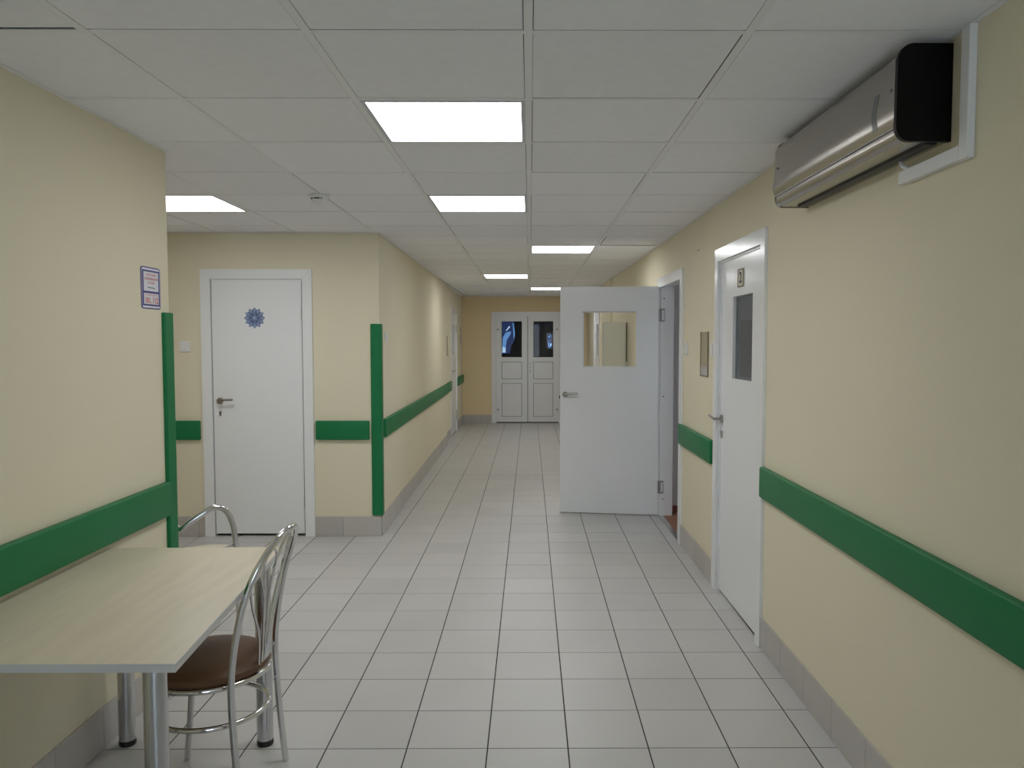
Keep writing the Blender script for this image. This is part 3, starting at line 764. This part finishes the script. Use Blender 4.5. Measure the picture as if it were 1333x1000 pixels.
# ---------------------------------------------------------------- air conditioner
AU0, AU1, AZ0, AZ1, AD = 2.235, 3.345, 2.084, 2.352, 0.142
ac = root('air_conditioner', FR.p((AU0+AU1)/2, 0, AZ0), 'silver wall-mounted air conditioner with black end cap', 'air conditioner')
def ac_prof(d, inset=0.0, r=0.034):
    z0, z1, v1 = AZ0+inset, AZ1-inset, d-inset
    pts = [(0.001, z0)]
    for k in range(9):
        a = math.radians(-90+90*k/8); pts.append((v1-r+r*math.cos(a), z0+r+r*math.sin(a)))
    pts += [(v1+0.004, z0+0.085), (v1+0.004, z0+0.12), (v1, z1-0.08)]
    for k in range(9):
        a = math.radians(90*k/8); pts.append((v1-r-0.004+r*math.cos(a), z1-r+r*math.sin(a)))
    pts.append((0.001, z1)); return pts
def ac_sweep(name, u0, u1, prof, m, smooth=True, ends=True, close=True):
    b = bmesh.new()
    A = [b.verts.new(FR.p(u0, v, z)) for v, z in prof]; B = [b.verts.new(FR.p(u1, v, z)) for v, z in prof]
    n = len(prof)
    for i in range(n if close else n-1): b.faces.new((A[i], A[(i+1) % n], B[(i+1) % n], B[i]))
    if ends: b.faces.new(A); b.faces.new(B[::-1])
    return obj(name, b, m, ac, smooth=smooth)
ac_sweep('body', AU0+0.012, AU1-0.006, ac_prof(AD, 0.003), 'brushed_steel')
cap = [(0.001, AZ0)]
for k in range(9):
    a = math.radians(-90+90*k/8); cap.append((AD+0.014-0.04+0.04*math.cos(a), AZ0+0.04+0.04*math.sin(a)))
for k in range(9):
    a = math.radians(90*k/8); cap.append((AD+0.012-0.045+0.045*math.cos(a), AZ1-0.045+0.045*math.sin(a)))
cap.append((0.001, AZ1))
ac_sweep('end_cap', AU0, AU0+0.016, cap, 'gloss_black')
ac_sweep('end_cap', AU1-0.008, AU1, ac_prof(AD), 'brushed_steel')
# front panel: gently bulging face that rolls in above the lower lip
n = 24; b = bmesh.new(); rowsv = []
for iu in range(41):
    u = AU0+0.016 + (AU1-AU0-0.026)*iu/40; t = iu/40
    crest = 0.30 - 0.16*max(0, (t-0.55)/0.45)**2
    r = []
    for k in range(n+1):
        s = k/n; z = AZ0+0.046 + (AZ1-0.022-AZ0-0.046)*s
        bul = 0.0095*math.exp(-((s-crest)/0.22)**2) + 0.004
        if s < 0.10: bul *= s/0.10
        if s > 0.94: bul -= (s-0.94)/0.06*0.010
        r.append(b.verts.new(FR.p(u, AD+bul-0.001, z)))
    rowsv.append(r)
for a, c in zip(rowsv, rowsv[1:]):
    for k in range(n): b.faces.new((a[k], c[k], c[k+1], a[k+1]))
obj('front_panel', b, 'brushed_steel', ac, smooth=True)
b = bmesh.new(); tube(b, [FR.p(AU0+0.016, AD+0.002, AZ0+0.046), FR.p(AU1-0.008, AD+0.002, AZ0+0.046)], 0.0022, 6); obj('trim_strip', b, 'chrome', ac)
b = bmesh.new(); FR.box(b, AU0+0.02, AU1-0.05, 0.030, 0.062, AZ0-0.004, AZ0+0.006); obj('louver', b, 'black_plastic', ac)
b = bmesh.new(); dr = []
for u in (2.366, 2.397):
    r = []
    for off in (0.0008, -0.004):
        for k in range(9):
            z = 2.150+0.102*k/8; sp = (z-AZ0-0.046)/(AZ1-0.022-AZ0-0.046)
            r.append(b.verts.new(FR.p(u, AD-0.001+0.0095*math.exp(-((sp-0.30)/0.22)**2)+0.004+off, z)))
    dr.append(r)
for k in range(8):
    b.faces.new((dr[0][k], dr[0][k+1], dr[1][k+1], dr[1][k]))
    for q in dr: b.faces.new((q[k], q[k+1], q[k+10], q[k+9]))
obj('display', b, 'display_grey', ac)
b = bmesh.new(); FR.cyl(b, 2.288, 2.238, 0.005, AD+0.002, AD+0.008, 10); obj('badge', b, 'display_grey', ac)
b = bmesh.new(); FR.cyl(b, 3.30, 2.238, 0.005, AD+0.002, AD+0.008, 10); obj('badge', b, 'display_grey', ac)

# cable trunking and drain pipe
ct = root('cable_trunking', FR.p(2.15, 0, 2.015), 'white cable trunking bent around beside the air conditioner', 'trunking')
b = bmesh.new(); FR.box(b, 2.118, 2.158, 0, 0.022, 2.015, CEIL-0.004, bev=0.002); obj('duct', b, 'white_plastic', ct)
b = bmesh.new(); FR.box(b, 2.158, 2.50, 0, 0.022, 2.015, 2.055, bev=0.002); obj('duct', b, 'white_plastic', ct)
b = bmesh.new(); tube(b, smooth_path([FR.p(2.47, 0.03, AZ0+0.004), FR.p(2.465, 0.03, 2.07), FR.p(2.44, 0.016, 2.05)], 4), 0.006, 8)
obj('drain_pipe', b, 'white_plastic', label='thin white drain pipe under the air conditioner', cat='pipe', smooth=True)

# ---------------------------------------------------------------- table
TZ = 0.737
tb = root('table', (-1.25, 2.46, 0), 'pale maple laminate table with four round chrome legs', 'table')
P4 = [(-0.872, 1.914), (-0.955, 3.028), (-1.600, 3.008), (-1.598, 1.914)]
b = bmesh.new()
A = [b.verts.new((x, y, TZ-0.021)) for x, y in P4]; B = [b.verts.new((x, y, TZ)) for x, y in P4]
b.faces.new(B); b.faces.new(A[::-1])
for i in range(4): b.faces.new((A[i], A[(i+1) % 4], B[(i+1) % 4], B[i]))
obj('tabletop', b, 'maple_laminate', tb)
cx, cy = sum(p[0] for p in P4)/4, sum(p[1] for p in P4)/4
b = bmesh.new()
O = [(x+(0.0015 if x > cx else -0.0015), y+(0.0015 if y > cy else -0.0015)) for x, y in P4]
vo = [[b.verts.new((x, y, z)) for x, y in Q] for Q, z in ((O, TZ-0.0212), (O, TZ-0.0004), (P4, TZ+0.0003), (P4, TZ-0.0212))]
for a, c in zip(vo, vo[1:]+vo[:1]):
    for i in range(4): b.faces.new((a[i], a[(i+1) % 4], c[(i+1) % 4], c[i]))
obj('edge_band', b, 'edge_band', tb)
for x, y in ((-0.985, 2.045), (-1.006, 2.945), (-1.528, 2.945), (-1.528, 2.045)):
    b = bmesh.new(); lathe(b, (x, y, 0), [(0.030, 0.022), (0.030, TZ-0.028), (0.042, TZ-0.026), (0.042, TZ-0.0212)], 32)
    lg = obj('leg', b, 'satin_chrome', tb, smooth=True)
    b = bmesh.new(); lathe(b, (x, y, 0), [(0.027, 0.0), (0.0305, 0.004), (0.0305, 0.022)], 28); obj('foot', b, 'black_plastic', lg, smooth=True)

# ---------------------------------------------------------------- chair tucked under the table
CH = Vector((-1.088, 2.645, 0)); fw = Vector((-1.0, 0.05, 0)).normalized(); sd_ = Vector((-fw.y, fw.x, 0))
if sd_.y < 0: sd_ = -sd_
def cp(f, s, z): return CH + fw*f + sd_*s + Vector((0, 0, z))
ch = root('cafe_chair', CH, 'chrome tube chair with brown round seat tucked under the table', 'chair')
b = bmesh.new()
half = [(-0.186, 0.192, 0.0), (-0.172, 0.190, 0.15), (-0.162, 0.190, 0.27), (-0.156, 0.188, 0.44), (-0.171, 0.186, 0.58), (-0.202, 0.176, 0.72), (-0.240, 0.150, 0.82), (-0.272, 0.085, 0.885)]
pts = [cp(f, -s, z) for f, s, z in half] + [cp(-0.284, 0, 0.905)] + [cp(f, s, z) for f, s, z in half[::-1]]
tube(b, smooth_path(pts, 7), 0.0112, 14); obj('back_frame', b, 'chrome', ch, smooth=True)
def ring(f0, rf, rs, z, r, name, m='chrome'):
    b = bmesh.new(); tube(b, [cp(f0+rf*math.cos(2*math.pi*k/48), rs*math.sin(2*math.pi*k/48), z) for k in range(48)], r, 10, closed=True)
    return obj(name, b, m, ch, smooth=True)
ring(0.0, 0.195, 0.197, 0.422, 0.0095, 'seat_ring')
ring(-0.005, 0.185, 0.182, 0.292, 0.009, 'stretcher_ring')
for s in (-1, 1):
    b = bmesh.new(); tube(b, smooth_path([cp(0.125 if s > 0 else 0.105, s*0.135, 0.42), cp(0.142 if s > 0 else 0.105, s*0.155, 0.25), cp(0.175 if s > 0 else 0.105, s*0.180, 0.0)], 6), 0.0108, 12); obj('leg', b, 'chrome', ch, smooth=True)
b = bmesh.new()
prof = [(0.175, 0.424), (0.192, 0.430), (0.200, 0.442), (0.199, 0.456), (0.186, 0.467), (0.15, 0.474), (0.09, 0.477), (0.03, 0.478)]
lathe(b, (CH.x, CH.y, 0), prof, 48); obj('seat', b, 'brown_vinyl', ch, smooth=True)
# harp of thin wires filling the back
def bk(s, z):   # a point in the plane of the back
    t = (z-0.42)/0.485; f = -0.190-0.016*t-0.080*t*t+0.034*(s/0.16)**2
    return cp(f, s, z)
for s0, loop in ((0.030, [(0.030, 0.432), (0.028, 0.56), (0.060, 0.68), (0.108, 0.775), (0.098, 0.848), (0.050, 0.83), (0.030, 0.70), (0.012, 0.58), (0.010, 0.432)]),):
    for sg_ in (-1, 1):
        b = bmesh.new(); tube(b, smooth_path([bk(sg_*s, z) for s, z in loop], 6), 0.0042, 8); obj('back_wire', b, 'chrome', ch, smooth=True)
b = bmesh.new(); tube(b, smooth_path([bk(s, z) for s, z in ((-0.006, 0.432), (-0.018, 0.62), (-0.042, 0.78), (0.0, 0.894), (0.042, 0.78), (0.018, 0.62), (0.006, 0.432))], 8), 0.0042, 8); obj('back_wire', b, 'chrome', ch, smooth=True)
for sg_ in (-1, 1):
    b = bmesh.new(); tube(b, smooth_path([bk(sg_*s, z) for s, z in ((0.045, 0.432), (0.060, 0.56), (0.118, 0.67), (0.160, 0.775))], 6), 0.0042, 8); obj('back_wire', b, 'chrome', ch, smooth=True)
for sg_ in (-1, 1):
    b = bmesh.new(); tube(b, smooth_path([bk(sg_*s, z) for s, z in ((0.020, 0.432), (0.040, 0.60), (0.078, 0.74), (0.104, 0.80))], 6), 0.0042, 8); obj('back_wire', b, 'chrome', ch, smooth=True)
b = bmesh.new(); tube(b, [bk(-0.055, 0.432), bk(0.055, 0.432)], 0.007, 8); tube(b, [cp(-0.19, -0.04, 0.420), bk(-0.04, 0.432)], 0.006, 8); tube(b, [cp(-0.19, 0.04, 0.420), bk(0.04, 0.432)], 0.006, 8)
obj('wire_bracket', b, 'chrome', ch, smooth=True)

# ---------------------------------------------------------------- low chair round the corner (only the top of its back shows above the table)
mat('cream_vinyl', (0.66, 0.60, 0.47), 0.5, spec=0.3, var=0.04, vscale=10)
lc = root('low_chair', (-1.61, 3.95, 0), 'low chrome tube chair with pale seat standing behind the table corner', 'chair')
def mir(P): return [(-3.22-x, y, z) for x, y, z in P]
hb = [(-1.612, 3.62, 0.664), (-1.575, 3.63, 0.692), (-1.530, 3.65, 0.722), (-1.492, 3.67, 0.745), (-1.465, 3.69, 0.752), (-1.434, 3.71, 0.731), (-1.414, 3.73, 0.676), (-1.406, 3.745, 0.59), (-1.402, 3.755, 0.42), (-1.400, 3.77, 0.0)]
b = bmesh.new(); tube(b, smooth_path(mir(hb)[::-1][:-1] + hb, 7), 0.0135, 14); obj('back_frame', b, 'chrome', lc, smooth=True)
for P in ([(-1.425, 4.12, 0.43), (-1.40, 4.14, 0.25), (-1.378, 4.16, 0.0)],):
    for Q in (P, mir(P)):
        b = bmesh.new(); tube(b, smooth_path(Q, 6), 0.011, 12); obj('leg', b, 'chrome', lc, smooth=True)
b = bmesh.new(); lathe(b, (-1.635, 3.95, 0), [(0.16, 0.425), (0.178, 0.432), (0.185, 0.447), (0.178, 0.462), (0.14, 0.470), (0.05, 0.473)], 40); obj('seat', b, 'cream_vinyl', lc, smooth=True)
for Q in ([(-1.403, 3.76, 0.415), (-1.428, 4.13, 0.415)], mir([(-1.403, 3.76, 0.415), (-1.428, 4.13, 0.415)])):
    b = bmesh.new(); tube(b, Q, 0.009, 10); obj('seat_rail', b, 'chrome', lc, smooth=True)
b = bmesh.new(); tube(b, smooth_path([(-1.405, 3.75, 0.56), (-1.52, 3.70, 0.53), (-1.61, 3.68, 0.52), (-1.70, 3.70, 0.53), (-1.815, 3.75, 0.56)], 6), 0.008, 10); obj('back_rail', b, 'chrome', lc, smooth=True)
